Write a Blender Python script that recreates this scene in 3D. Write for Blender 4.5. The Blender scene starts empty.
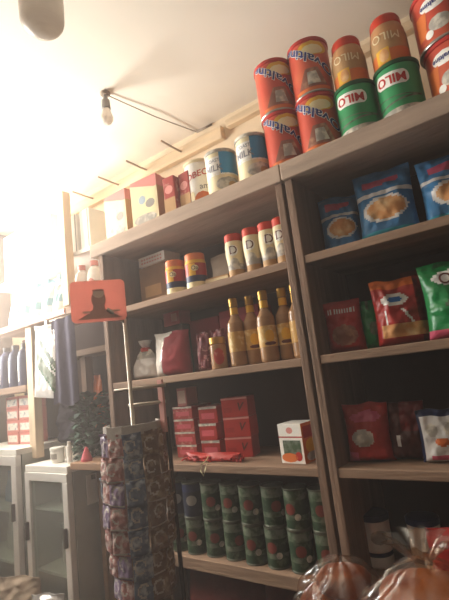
import bpy, bmesh, math, random
from mathutils import Vector, Matrix, noise
random.seed(7)
PI = math.pi
SC = bpy.context.scene
COL = SC.collection

# ------------------------------------------------------------------ camera
EYE = Vector((0, 0, 1.5)); F = 437.0
ax = Vector((.79426601, -.19725149, -.57465934)); ay = Vector((.59555309, .06557776, .80063479)); az = Vector((-.12024154, -.97815715, .16955992))
def cam_to_world(v): return Vector((ax.dot(v), ay.dot(v), az.dot(v)))
cd = bpy.data.cameras.new('camera'); cam = bpy.data.objects.new('camera', cd); COL.objects.link(cam)
r_ = cam_to_world(Vector((1, 0, 0))); u_ = cam_to_world(Vector((0, -1, 0))); b_ = cam_to_world(Vector((0, 0, -1)))
cam.matrix_world = Matrix(((r_.x, u_.x, b_.x, EYE.x), (r_.y, u_.y, b_.y, EYE.y), (r_.z, u_.z, b_.z, EYE.z), (0, 0, 0, 1)))
cd.sensor_fit = 'VERTICAL'; cd.sensor_height = 36; cd.lens = F / 600 * 36; cd.clip_start = .02
SC.camera = cam
def at(px, py, Y):
    """point of the world on the plane y = Y seen at a pixel of the photograph"""
    d = cam_to_world(Vector((px - 224.5, py - 300, F)))
    return EYE + d * (Y / d.y)

# ------------------------------------------------------------------ materials
MATS = {}
def lin(h):
    h = h.lstrip('#'); c = [int(h[i:i + 2], 16) / 255 for i in (0, 2, 4)]
    return tuple((x / 12.92 if x <= .04045 else ((x + .055) / 1.055) ** 2.4) for x in c)
def mat(name, hexa, rough=.5, metal=0, var=.12, scale=14, bump=0., bscale=60, second=None, mix=(.45, .6), stretch=(1, 1, 1), alpha=1, spec=.28, trans=0, ior=1.45, translucent=0):
    m = bpy.data.materials.new(name); m.use_nodes = True; nt = m.node_tree; N = nt.nodes; L = nt.links
    bs = N['Principled BSDF']; bs.inputs['Roughness'].default_value = rough; bs.inputs['Metallic'].default_value = metal
    bs.inputs['Specular IOR Level'].default_value = spec
    if alpha < 1: bs.inputs['Alpha'].default_value = alpha
    if trans: bs.inputs['Transmission Weight'].default_value = trans; bs.inputs['IOR'].default_value = ior
    c = lin(hexa)
    tc = N.new('ShaderNodeTexCoord'); mp = N.new('ShaderNodeMapping'); mp.inputs['Scale'].default_value = stretch
    oi = N.new('ShaderNodeObjectInfo'); vm = N.new('ShaderNodeVectorMath'); vm.operation = 'ADD'
    mu = N.new('ShaderNodeMath'); mu.operation = 'MULTIPLY'; mu.inputs[1].default_value = 17.0
    L.new(oi.outputs['Random'], mu.inputs[0]); L.new(tc.outputs['Object'], mp.inputs['Vector'])
    L.new(mp.outputs['Vector'], vm.inputs[0]); L.new(mu.outputs[0], vm.inputs[1])
    nz = N.new('ShaderNodeTexNoise'); nz.inputs['Scale'].default_value = scale; nz.inputs['Detail'].default_value = 5
    L.new(vm.outputs[0], nz.inputs['Vector'])
    rp = N.new('ShaderNodeValToRGB')
    if second:
        s = lin(second); rp.color_ramp.elements[0].position = mix[0]; rp.color_ramp.elements[1].position = mix[1]
        rp.color_ramp.elements[0].color = (*c, 1); rp.color_ramp.elements[1].color = (*s, 1)
    else:
        rp.color_ramp.elements[0].position = .3; rp.color_ramp.elements[1].position = .7
        rp.color_ramp.elements[0].color = (*[x * (1 - var) for x in c], 1); rp.color_ramp.elements[1].color = (*[min(1, x * (1 + var)) for x in c], 1)
    L.new(nz.outputs['Fac'], rp.inputs['Fac']); L.new(rp.outputs['Color'], bs.inputs['Base Color'])
    if bump:
        n2 = N.new('ShaderNodeTexNoise'); n2.inputs['Scale'].default_value = bscale; n2.inputs['Detail'].default_value = 4
        L.new(vm.outputs[0], n2.inputs['Vector'])
        bp = N.new('ShaderNodeBump'); bp.inputs['Strength'].default_value = bump; bp.inputs['Distance'].default_value = .01
        L.new(n2.outputs['Fac'], bp.inputs['Height']); L.new(bp.outputs['Normal'], bs.inputs['Normal'])
    if translucent:
        tl = N.new('ShaderNodeBsdfTranslucent'); L.new(rp.outputs['Color'], tl.inputs['Color']); ms = N.new('ShaderNodeMixShader'); ms.inputs[0].default_value = translucent
        L.new(bs.outputs[0], ms.inputs[1]); L.new(tl.outputs[0], ms.inputs[2]); L.new(ms.outputs[0], N['Material Output'].inputs['Surface'])
    MATS[name] = m; return m
def clear_film(name, tint, mixf, veil=0):
    m = bpy.data.materials.new(name); m.use_nodes = True; nt = m.node_tree; N = nt.nodes; L = nt.links
    N.remove(N['Principled BSDF'])
    tr = N.new('ShaderNodeBsdfTransparent'); tr.inputs['Color'].default_value = (*lin(tint), 1)
    gl = N.new('ShaderNodeBsdfGlossy'); gl.inputs['Roughness'].default_value = .18
    n2 = N.new('ShaderNodeTexNoise'); n2.inputs['Scale'].default_value = 25; bp = N.new('ShaderNodeBump'); bp.inputs['Strength'].default_value = .5; bp.inputs['Distance'].default_value = .01
    tc = N.new('ShaderNodeTexCoord'); L.new(tc.outputs['Object'], n2.inputs['Vector']); L.new(n2.outputs['Fac'], bp.inputs['Height']); L.new(bp.outputs['Normal'], gl.inputs['Normal'])
    mx = N.new('ShaderNodeMixShader'); mx.inputs[0].default_value = mixf
    L.new(tr.outputs[0], mx.inputs[1]); L.new(gl.outputs[0], mx.inputs[2])
    df = N.new('ShaderNodeBsdfDiffuse'); df.inputs['Color'].default_value = (.75, .73, .68, 1); md = N.new('ShaderNodeMixShader'); md.inputs[0].default_value = veil  # pale diffuse share that whitens the clear sheet
    L.new(mx.outputs[0], md.inputs[1]); L.new(df.outputs[0], md.inputs[2]); L.new(md.outputs[0], N['Material Output'].inputs['Surface'])
    MATS[name] = m

mat('plaster', '#ead2b2', .9, var=.07, scale=2.5, bump=.25, bscale=18)
mat('ceiling_paint', '#ece0d0', .9, var=.05, scale=1.3, bump=.12, bscale=9)
mat('floor_cement', '#4e4844', .9, var=.15, scale=4)
mat('dark_wall', '#62574e', .9, var=.1, scale=3)
mat('wood', '#957863', .75, var=.22, scale=9, bump=.3, bscale=40, stretch=(.35, 2, 3))
mat('wood_top_glare', '#b29a88', .75, var=.18, scale=9, bump=.3, bscale=40, stretch=(.35, 2, 3))  # shelf wood lightened, glare on the top board put into its colour
mat('carton_pink', '#d8857c', .5, var=.08)
mat('wood_upright', '#866a58', .75, var=.28, scale=9, bump=.4, bscale=40, stretch=(3, 3, .3))
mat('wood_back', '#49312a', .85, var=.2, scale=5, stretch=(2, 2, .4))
mat('wood_pale', '#d8bfa2', .75, var=.15, scale=8, stretch=(3, 3, .4))
mat('batten_wood', '#dcc09c', .8, var=.2, scale=8, stretch=(.4, 3, 3))
mat('counter_wood', '#8a6a52', .6, var=.25, scale=9, stretch=(.4, 2, 3))
mat('white_paint', '#e6e0d8', .5, var=.05)
mat('aluminium', '#e2dbd5', .4, metal=.2, var=.05)
mat('panel_grey', '#a7a59b', .5, var=.08)
mat('white', '#eee8e0', .5, var=.04)
mat('white_print', '#e9e2d8', .5, second='#8f939a', mix=(.55, .68), scale=45)
mat('cream', '#e6d5ae', .5, var=.06)
mat('tan', '#b98f62', .6, var=.12)
mat('jar_tan', '#c08a5c', .45, var=.1)
mat('kraft', '#8f6d50', .8, var=.12)
mat('dark_kraft', '#4b372c', .8, var=.15)
mat('yellow', '#e3ac34', .4, var=.08)
mat('pale_yellow', '#ecdcae', .5, var=.06)
mat('red', '#b3302a', .38, var=.1)
mat('red_cap', '#c2361f', .4, var=.06)
mat('ovaltine_red', '#c24c39', .35, var=.12, scale=6, second='#d2714a', mix=(.5, .75))
mat('orange', '#d8733a', .4, var=.1)
mat('burgundy', '#94202c', .6, var=.15)
mat('deep_burgundy', '#861c26', .75, var=.15)
mat('burgundy_net', '#6a1a22', .5, second='#b07a74', mix=(.56, .62), scale=70)
mat('pink_red', '#c9545e', .5, var=.08)
mat('pink', '#d98f86', .5, var=.06)
mat('red_print', '#a8352f', .45, second='#bf7a6c', mix=(.55, .66), scale=40)
mat('green', '#35905a', .32, var=.14)
mat('dark_green', '#14502d', .4, var=.2)
mat('can_green', '#2a3f2a', .5, second='#5d6650', mix=(.52, .64), scale=38)
mat('can_rim', '#5a5a4c', .5, metal=.3, var=.1)
mat('can_pale', '#6f7564', .5, second='#3f5238', mix=(.45, .6), scale=50)
mat('can_red', '#7d3a32', .4, var=.12)
mat('blue', '#1f63a8', .35, var=.12)
mat('milk_blue', '#3a8ab8', .4, var=.08)
mat('pale_blue', '#a9b7c2', .5, var=.08)
mat('navy', '#20294b', .45, var=.12)
mat('can_navy', '#232838', .5, second='#454a58', mix=(.56, .68), scale=40)
mat('teal_grey', '#7fa3ab', .45, var=.1)
mat('teal', '#3fa0b4', .4, var=.1)
mat('grey_print', '#9a928a', .5, var=.08)
mat('mid_grey', '#a79f95', .5, second='#d9cfbf', mix=(.45, .6), scale=38)
mat('steel', '#a8a29a', .35, metal=.8, var=.06)
mat('brass_cap', '#b58a3e', .35, metal=.6, var=.08)
mat('bread', '#d2925a', .65, var=.2, scale=30, second='#e6c596', mix=(.45, .75))
mat('loaf_crust', '#9a5226', .55, second='#c98546', mix=(.42, .68), scale=9)
mat('bottle_amber', '#9a7350', .22, var=.18, scale=20)
mat('bottle_label', '#c79850', .5, second='#e0c58d', mix=(.5, .65), scale=45)
mat('bag_blue', '#4079a8', .3, var=.2, bump=.5, bscale=28)
mat('bag_red', '#a52a26', .3, var=.18, bump=.5, bscale=28)
mat('bag_dark_red', '#6a1616', .3, var=.2, bump=.5, bscale=28)
mat('bag_brown', '#4a1f1a', .3, var=.2, bump=.5, bscale=28)
mat('bag_green', '#14733a', .3, var=.2, bump=.5, bscale=28)
mat('bag_white', '#dcd6d2', .25, var=.08, bump=.5, bscale=28)
mat('bag_orange', '#c9652a', .3, var=.12, bump=.4, bscale=28)
mat('bag_pink', '#c0506a', .3, var=.12, bump=.4, bscale=28)
mat('bag_silver', '#d8d2cf', .18, metal=.4, var=.06, bump=.4, bscale=30)
mat('sack_beige', '#a08c7a', .85, var=.12, bump=.6, bscale=20)
mat('sack_red', '#6d2a22', .8, var=.3, bump=.7, bscale=18)
mat('black', '#1c1615', .5, var=.1)
mat('text_blue', '#1d2a72', .4, var=.03)
mat('text_brown', '#5e2a20', .45, var=.03)
mat('text_red', '#b3221c', .45, var=.03)
mat('text_grey', '#85848a', .5, var=.05)
mat('choc', '#8d5a4a', .4, second='#c79a79', mix=(.5, .66), scale=30)
mat('sign_red', '#f9bfb2', .4, var=.05, translucent=.4)
mat('sign_dark', '#d39c8c', .5, var=.1)
mat('sign_pale', '#edc9b4', .5, var=.1)
mat('rack_metal', '#bdb1a2', .4, metal=.3, var=.06)
mat('rack_pink', '#d3968c', .45, var=.06)
mat('dark_metal', '#40332d', .5, metal=.5, var=.1)
mat('sach_red', '#a97671', .3, second='#d4bdb8', mix=(.5, .64), scale=50, bump=.3, bscale=40)
mat('sach_purple', '#88748e', .3, second='#c0b3bb', mix=(.5, .64), scale=50, bump=.3, bscale=40)
mat('sach_blue', '#6f788a', .3, second='#bcbdc0', mix=(.5, .64), scale=50, bump=.3, bscale=40)
mat('sach_brown', '#7d665a', .3, second='#a8957f', mix=(.5, .64), scale=50, bump=.3, bscale=40)
mat('sach_white', '#c2b8b0', .28, var=.08, bump=.5, bscale=50)
mat('cloth_dark', '#3c3748', .95, var=.15, bump=.5, bscale=30)
mat('cloth_black', '#302b38', .95, var=.2, bump=.4, bscale=30)
mat('foliage', '#45604e', .7, second='#2d3d35', mix=(.42, .6), scale=25, bump=.5)
mat('bulb_glass', '#ded4c9', .25, var=.02, translucent=.55)
mat('socket', '#8c857d', .5, var=.05)
mat('rod_wood', '#a98d74', .8, var=.1)
mat('wire', '#94806d', .6, var=.05)
mat('glass_clear', '#c9d6d0', .05, var=0, alpha=.22)
clear_film('film', '#ecd9c6', .1, .06)
clear_film('showcase_glass', '#e6ece8', .08, .1)  # pale share paints grey glare over the showcase interior

# ------------------------------------------------------------------ mesh building
class MB:
    def __init__(s): s.v = []; s.f = []; s.m = []; s.sm = []; s.mats = []
    def mi(s, name):
        if name not in s.mats: s.mats.append(name)
        return s.mats.index(name)
    def add(s, vs, fs, m, smooth=False):
        o = len(s.v); s.v += [tuple(p) for p in vs]; i = s.mi(m)
        for f in fs: s.f.append([o + k for k in f]); s.m.append(i); s.sm.append(smooth)
        return s
    def box(s, c, d, m, rz=0, rot=None):
        R = rot or Matrix.Rotation(rz, 3, 'Z'); c = Vector(c)
        vs = [c + R @ Vector((x * d[0] / 2, y * d[1] / 2, z * d[2] / 2)) for x in (-1, 1) for y in (-1, 1) for z in (-1, 1)]
        return s.add(vs, [(0, 1, 3, 2), (4, 6, 7, 5), (0, 4, 5, 1), (2, 3, 7, 6), (0, 2, 6, 4), (1, 5, 7, 3)], m)
    def span(s, lo, hi, m): return s.box([(a + b) / 2 for a, b in zip(lo, hi)], [b - a for a, b in zip(lo, hi)], m)
    def lathe(s, prof, m, seg=36, ox=0, oy=0):
        """prof: list of (r, z[, material of the band above])"""
        for k in range(len(prof) - 1):
            (r0, z0), (r1, z1) = prof[k][:2], prof[k + 1][:2]
            mm = prof[k][2] if len(prof[k]) > 2 else m
            a = [(ox + r0 * math.sin(2 * PI * i / seg), oy - r0 * math.cos(2 * PI * i / seg), z0) for i in range(seg)]
            b = [(ox + r1 * math.sin(2 * PI * i / seg), oy - r1 * math.cos(2 * PI * i / seg), z1) for i in range(seg)]
            s.add(a + b, [(i, (i + 1) % seg, seg + (i + 1) % seg, seg + i) for i in range(seg)], mm, abs(z1 - z0) > 1e-5)
        return s
    def tube(s, pts, r, m, seg=8):
        pts = [Vector(p) for p in pts]; rings = []
        for i, p in enumerate(pts):
            t = (pts[min(i + 1, len(pts) - 1)] - pts[max(i - 1, 0)]).normalized()
            n = t.cross(Vector((0, 0, 1)) if abs(t.z) < .9 else Vector((1, 0, 0))).normalized(); b = t.cross(n)
            rings.append([p + (n * math.cos(2 * PI * k / seg) + b * math.sin(2 * PI * k / seg)) * r for k in range(seg)])
        vs = [q for g in rings for q in g]; fs = []
        for i in range(len(pts) - 1):
            for k in range(seg): fs.append((i * seg + k, i * seg + (k + 1) % seg, (i + 1) * seg + (k + 1) % seg, (i + 1) * seg + k))
        fs.append(list(range(seg))[::-1]); fs.append([(len(pts) - 1) * seg + k for k in range(seg)])
        return s.add(vs, fs, m, True)
    def text(s, string, size, m, fn, bold=.0, shear=0):
        vs, fs = glyphs(string, size, bold, shear)
        return s.add([fn(x, y) for x, y in vs], fs, m)
    def patch(s, left, right, z0, z1, m, fn, nz=10, nx=10):
        """a printed shape: for heights z0..z1 from left(t) to right(t), laid on a surface by fn(x, z)"""
        vs = []; fs = []
        for j in range(nz + 1):
            t = j / nz; z = z0 + (z1 - z0) * t; a, b = left(t), right(t)
            for i in range(nx + 1): vs.append(fn(a + (b - a) * i / nx, z))
        for j in range(nz):
            for i in range(nx): k = j * (nx + 1) + i; fs.append((k, k + 1, k + nx + 2, k + nx + 1))
        return s.add(vs, fs, m, True)
    def oval(s, cx, cz, rx, rz, m, fn):
        w = lambda t: rx * math.sqrt(max(0, 1 - (2 * t - 1) ** 2))
        return s.patch(lambda t: cx - w(t), lambda t: cx + w(t), cz - rz, cz + rz, m, fn, 12, 8)
    def mesh(s, name):
        me = bpy.data.meshes.new(name); me.from_pydata(s.v, [], s.f)
        for n in s.mats: me.materials.append(MATS[n])
        me.polygons.foreach_set('material_index', s.m); me.polygons.foreach_set('use_smooth', s.sm); me.update()
        return me
    def build(s, name, parent=None, loc=None, rz=0, bevel=0):
        o = bpy.data.objects.new(name, s.mesh(name)); COL.objects.link(o)
        if parent: o.parent = parent
        if loc is not None: o.location = loc
        o.rotation_euler.z = rz
        if bevel:
            b = o.modifiers.new('Bevel', 'BEVEL'); b.width = bevel; b.segments = 2; b.limit_method = 'ANGLE'
        return o
GL = {}
def glyphs(string, size, bold=0, shear=0):
    k = (string, bold, shear)
    if k not in GL:
        c = bpy.data.curves.new('g', 'FONT'); c.body = string; c.size = 1; c.align_x = 'CENTER'; c.align_y = 'CENTER'; c.offset = bold; c.shear = shear
        c.resolution_u = 3
        o = bpy.data.objects.new('g', c); COL.objects.link(o)
        me = bpy.data.meshes.new_from_object(o.evaluated_get(bpy.context.evaluated_depsgraph_get()))
        GL[k] = ([(v.co.x, v.co.y) for v in me.vertices], [list(p.vertices) for p in me.polygons])
        bpy.data.objects.remove(o); bpy.data.curves.remove(c); bpy.data.meshes.remove(me)
    vs, fs = GL[k]
    return [(x * size, y * size) for x, y in vs], fs
def on_cyl(R, zc=0, a0=0, flip=False, tilt=0):
    q = -1 if flip else 1
    def fn(x, y):
        x, y = q * x, q * y
        a = a0 + x / R; return (R * math.sin(a), -R * math.cos(a), zc + y + tilt * x)
    return fn
def on_flat(y=0, zc=0, xc=0, flip=False):
    q = -1 if flip else 1
    return lambda x, z: (xc + q * x, y, zc + q * z)
def on_side(x=0, zc=0, yc=0): return lambda u, z: (x, yc + u, zc + z)

def tag(o, label=None, cat=None, group=None, kind=None):
    if label: o['label'] = label
    if cat: o['category'] = cat
    if group: o['group'] = group
    if kind: o['kind'] = kind
    return o
def thing(name, label, cat, loc=(0, 0, 0), rz=0, group=None):
    o = bpy.data.objects.new(name, None); COL.objects.link(o); o.empty_display_size = .05
    o.location = loc; o.rotation_euler = (0, 0, rz); return tag(o, label, cat, group)
def dup(o, loc, rz=None, label=None, parent=None):
    c = o.copy(); COL.objects.link(c)
    if parent: c.parent = parent
    else: c.location = loc
    if rz is not None: c.rotation_euler.z = rz
    if label: c['label'] = label
    for ch in o.children: dup(ch, None, None, None, c)
    return c
def struct(o): o['kind'] = 'structure'; return o

# ------------------------------------------------------------------ the room
ZC = 2.662; YB = 1.55; XL = -2.93; XR = 1.5; YF = -1.9
struct(MB().span((XL - .1, YB, 0), (XR + .1, YB + .1, ZC), 'plaster').build('wall_back'))
struct(MB().span((XL - .1, YF - .1, -.1), (XR + .1, YB + .1, 0), 'floor_cement').build('floor'))
struct(MB().span((XL - .1, YF - .1, ZC), (XR + .1, YB + .1, ZC + .1), 'ceiling_paint').build('ceiling'))
DY0, DY1, DZ0, DZ = -.1, 1.25, 1.72, 2.6               # the high open window in the left wall, out of the picture
w = MB(); w.span((XL - .1, DY1, 0), (XL, YB, ZC), 'dark_wall'); w.span((XL - .1, YF, 0), (XL, DY0, ZC), 'dark_wall'); w.span((XL - .1, DY0, DZ), (XL, DY1, ZC), 'dark_wall'); w.span((XL - .1, DY0, 0), (XL, DY1, DZ0), 'dark_wall')
struct(w.build('wall_left'))
struct(MB().span((XR, YF, 0), (XR + .1, YB, ZC), 'dark_wall').build('wall_right'))
struct(MB().span((XL - .1, YF - .1, 0), (XR + .1, YF, ZC), 'dark_wall').build('wall_front'))
xb = at(221, 132, 1.518).x
struct(MB().span((-2.5, 1.518, 2.55), (xb, 1.55, 2.612), 'batten_wood').build('trim_1', bevel=.004))
struct(MB().span((xb + .03, 1.515, 2.585), (1.4, 1.55, 2.62), 'batten_wood').build('trim_2', bevel=.003))

pegs = ['farthest thin rod sticking out of the wall batten under the ceiling, beside the bright corner', 'thin rod sticking out of the wall batten, second from the bright far end', 'thin rod sticking out of the wall batten above the nearer cereal carton',
        'nearest thin rod sticking out of the wall batten, close to the end of the board']
for (px, py), lab in zip(((93, 201), (119, 191), (147, 176), (182, 161)), pegs):
    p = at(px, py, 1.518)
    o = MB().tube([(0, 0, 0), (0, -.05, 0), (0, -.135, .004)], .005, 'rod_wood').build('wall_rod', None, (p.x, 1.52, 2.585))
    tag(o, lab, 'rod', 'rods along the wall batten')

# ------------------------------------------------------------------ shelving
ZT, Z2, Z3, Z4, Z5 = 2.14, 1.83, 1.525, 1.207, .897
YS = 1.2
def unit(name, label, x0, x1, tops, zs, top_x0, top_x1):
    t = thing(name, label, 'shelving unit', ((x0 + x1) / 2, YS, 0)); ox = (x0 + x1) / 2
    def L(a, b): return ((a[0] - ox, a[1] - YS, a[2]), (b[0] - ox, b[1] - YS, b[2]))
    MB().span(*L((top_x0, YS - .012, ZT - .058), (top_x1, YB - .003, ZT)), 'wood_top_glare').build('top_board', t, bevel=.004)
    for z in zs:
        th = .04 if z == Z5 else .026
        MB().span(*L((x0 + .026, YS + .003, z - th), (x1 - .026, YB - .02, z)), 'wood').build('shelf_board', t, bevel=.003)
    for a, b in ((x0, x0 + .026), (x1 - .026, x1)):
        MB().span(*L((a, YS, 0), (b, YB - .003, ZT - .058)), 'wood_upright').build('upright', t, bevel=.003)
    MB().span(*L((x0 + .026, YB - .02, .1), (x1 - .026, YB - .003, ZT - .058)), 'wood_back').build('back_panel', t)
    return t
UX0, UX1 = -1.512, -.583; VX0, VX1 = -.573, .45
unit('wooden_shelving_unit', 'worn brown wooden shelving unit, left bay with bottles and jars', UX0, UX1, 1, (Z2, Z3, Z4, Z5, .45), -1.555, -.578)
unit('wooden_shelving_unit', 'worn brown wooden shelving unit, dark right bay with bagged goods', VX0, VX1, 1, (Z2, Z3, Z4, Z5, .45), -.577, .46)

# ------------------------------------------------------------------ tins on the top board
def face(x, y): return math.atan2(-x, y)        # rotation that turns a thing's front (-y) towards the camera
def tin_shell(R, H, body, rim, lid):
    b = MB().lathe([(R, .006), (R, H - .006)], body)
    r = MB().lathe([(0, .001), (R * .93, .001), (R * .93, 0), (R + .0015, 0), (R + .003, .003), (R + .0015, .008), (R, .009)], rim)
    l = MB().lathe([(R, H - .014), (R + .003, H - .012), (R + .003, H - .002), (R + .0005, H), (R * .93, H), (R * .93, H - .004), (0, H - .004)], lid)
    return b, r, l
def ovaltine():
    R, H = .0645, .1945; b, r, l = tin_shell(R, H, 'ovaltine_red', 'steel', 'red')
    f1 = on_cyl(R + .0006)
    b.oval(.018, H - .04, .05, .026, 'yellow', f1); b.oval(.018, H - .045, .036, .018, 'pale_yellow', on_cyl(R + .0009))
    b.patch(lambda t: -.05 + .02 * t, lambda t: .055 - .02 * t, .05, .085, 'ovaltine_red', f1)
    b.patch(lambda t: -.045 + .03 * t, lambda t: .05 - .025 * t, .022, .085, 'choc', on_cyl(R + .0009))
    b.patch(lambda t: -.012 + .002 * t, lambda t: .03 - .012 * t, .03, .072, 'mid_grey', on_cyl(R + .0012))
    b.patch(lambda t: -.06, lambda t: .06, .01, .02, 'orange', f1)
    fn = on_cyl(R + .0016, H - .07, 0, True, -.72); fn2 = on_cyl(R + .0022, H - .07, 0, True, -.72)
    b.text('Ovaltine', .048, 'white', fn, .05, .2); b.text('Ovaltine', .048, 'text_blue', fn2, .014, .2)
    t = thing('malt_drink_tin', None, 'tin', group='red malt drink tins upside down'); b.build('tin_body', t); r.build('bottom_rim', t); l.build('lid', t); return t
def place_round(px, py, R, Y0=1.213):
    Y = Y0 + R; p = at(px, py, Y); return Vector((p.x, Y, 0))
T = ovaltine()
p1 = place_round(284.5, 140, .0645); p2 = place_round(318, 120, .0645)
spots = [(p1, ZT, 'lower red malt drink tin of the left stack, between blue milk tin and taller stack', .05), (p2, ZT, 'lower red malt drink tin of the right stack, touching the green tin', -.06),
         (p1 + Vector((-.004, 0, 0)), ZT + .1945, 'upper red malt drink tin of the left stack, upside down lettering', .12), (p2 + Vector((.002, .002, 0)), ZT + .1945, 'upper red malt drink tin of the right stack beside the orange jar', -.02)]
for i, (p, z, lab, dr) in enumerate(spots):
    o = T if i == 0 else dup(T, (0, 0, 0)); o.location = (p.x, p.y, z); o.rotation_euler.z = face(p.x, p.y) + dr; o['label'] = lab

def milo():
    R, H = .061, .168; b, r, l = tin_shell(R, H, 'green', 'steel', 'dark_green')
    b.patch(lambda t: -.05 + .012 * abs(2 * t - 1) ** 3, lambda t: .05 - .012 * abs(2 * t - 1) ** 3, H - .073, H - .031, 'white', on_cyl(R + .0008, 0, 0, False, -.1))
    b.text('MILO', .037, 'text_red', on_cyl(R + .0014, H - .052, 0, True, -.1), .024)
    b.patch(lambda t: -.06 + .01 * t, lambda t: .08, .03, .036, 'can_pale', on_cyl(R + .0008, .012, 0, False, .12))
    b.patch(lambda t: -.06, lambda t: .07, .03, .033, 'can_pale', on_cyl(R + .0008, .03, 0, False, -.1))
    b.patch(lambda t: -.07, lambda t: .07, .008, .026, 'mid_grey', on_cyl(R + .0006, 0, 0, False, .02))
    t = thing('chocolate_drink_tin', None, 'tin', group='green chocolate drink tins upside down'); b.build('tin_body', t); r.build('bottom_rim', t); l.build('lid', t); return t
T = milo(); m1 = place_round(357.5, 108, .061); m2 = place_round(398.5, 86, .061)
for i, (p, lab) in enumerate(((m1, 'green chocolate drink tin next to the red tins, orange jar on it'), (m2, 'green chocolate drink tin between the other green tin and the red tins at right'))):
    o = T if i == 0 else dup(T, (0, 0, 0)); o.location = (p.x, p.y, ZT); o.rotation_euler.z = face(p.x, p.y) - .28; o['label'] = lab

def orange_jar():
    R, H = .052, .165
    b = MB().lathe([(0, 0), (R * .94, 0), (R, .006), (R, .045, 'tan'), (R, .06, 'tan'), (R * .99, .095, 'jar_tan'), (R * .92, .12, 'jar_tan'), (R * .82, .135), (R * .8, .137)], 'orange')
    b.patch(lambda t: -.035, lambda t: .005, .008, .052, 'yellow', on_cyl(R + .0006)); b.oval(-.012, .03, .014, .02, 'bread', on_cyl(R + .001))
    b.text('MILO', .036, 'cream', on_cyl(R + .0012, .088, 0, True, -.1), .0)
    l = MB().lathe([(R * .83, .134), (R * .85, .137), (R * .83, .157), (R * .76, H), (0, H)], 'red_cap')
    t = thing('drink_powder_jar', None, 'jar', group='orange jars on the green tins'); b.build('jar_body', t); l.build('jar_lid', t); return t
T = orange_jar()
for i, (p, px, lab) in enumerate(((m1, 0, 'orange brown jar with red cap on the left green tin'), (m2, 0, 'orange brown jar with red cap on the right green tin, beside the red tins'))):
    o = T if i == 0 else dup(T, (0, 0, 0)); o.location = (p.x + (-.002, -.004)[i], p.y, ZT + .168); o.rotation_euler.z = face(p.x, p.y) - .1; o['label'] = lab

def big_red():
    R, H = .078, .162; b, r, l = tin_shell(R, H, 'ovaltine_red', 'steel', 'red')
    b.oval(0, H - .05, .036, .02, 'white', on_cyl(R + .0006)); b.text('Ovaltine', .02, 'text_blue', on_cyl(R + .0012, H - .05, 0, True), .02)
    b.patch(lambda t: -.06, lambda t: -.03 + .01 * t, .03, .1, 'orange', on_cyl(R + .0006)); b.oval(.01, .05, .03, .022, 'mid_grey', on_cyl(R + .0006)); b.oval(-.022, .03, .012, .012, 'white', on_cyl(R + .0008))
    t = thing('malt_drink_tin', None, 'tin', group='wide red tins at the right end'); b.build('tin_body', t); r.build('bottom_rim', t); l.build('lid', t); return t
T = big_red(); p = Vector((-.052, 1.295, 0))
for i, (dx, z, lab) in enumerate(((0, ZT, 'wide red tin standing on the board beside the right green tin'), (-.008, ZT + .162, 'wide red tin stacked on another at the top right corner'))):
    o = T if i == 0 else dup(T, (0, 0, 0)); o.location = (p.x + dx, p.y, z); o.rotation_euler.z = face(p.x, p.y) - .35 + .1 * i; o['label'] = lab

def milk():
    R, H = .058, .172; b, r, l = tin_shell(R, H, 'cream', 'steel', 'mid_grey')
    b.patch(lambda t: -.008, lambda t: .1, .075, H - .014, 'milk_blue', on_cyl(R + .0006)); b.patch(lambda t: -.1, lambda t: .1, .07, .076, 'white', on_cyl(R + .0007))
    b.patch(lambda t: -.08, lambda t: -.008, .077, H - .03, 'white', on_cyl(R + .0006))
    b.oval(.02, .035, .05, .026, 'mid_grey', on_cyl(R + .0006)); b.oval(.035, .03, .018, .014, 'tan', on_cyl(R + .0009))
    b.text('MILK', .034, 'text_grey', on_cyl(R + .0013, .098, -.6), .02)
    b.text('COAST', .018, 'text_grey', on_cyl(R + .0013, .127, -.6), .01)
    t = thing('milk_powder_tin', None, 'tin', group='white and blue milk tins'); b.build('tin_body', t); r.build('bottom_rim', t); l.build('lid', t); return t
T = milk()
for i, (px, py, lab) in enumerate(((222, 172, 'white and blue milk tin, farther one beside the white tin with red lettering'), (253, 156, 'white and blue milk tin, nearer one beside the red tins'))):
    p = place_round(px, py, .058); o = T if i == 0 else dup(T, (0, 0, 0)); o.location = (p.x, p.y, ZT); o.rotation_euler.z = face(p.x, p.y) + .05; o['label'] = lab
R, H = .06, .2; b, r, l = tin_shell(R, H, 'white', 'steel', 'cream')
b.text('OBEO', .036, 'text_red', on_cyl(R + .001, .135, -.3, False, .25), .012); b.text('am', .034, 'text_grey', on_cyl(R + .001, .085, .15, False, .1), .01)
b.oval(-.0, .03, .036, .035, 'bag_orange', on_cyl(R + .0007)); b.oval(-.045, .05, .012, .02, 'cream', on_cyl(R + .0009))
p = place_round(200, 178, .06, 1.25); t = thing('food_tin', 'white tin with red lettering and orange picture, behind the milk tins', 'tin', (p.x, p.y, ZT), face(p.x, p.y) + .1)
b.build('tin_body', t); r.build('bottom_rim', t); l.build('lid', t)

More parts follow.
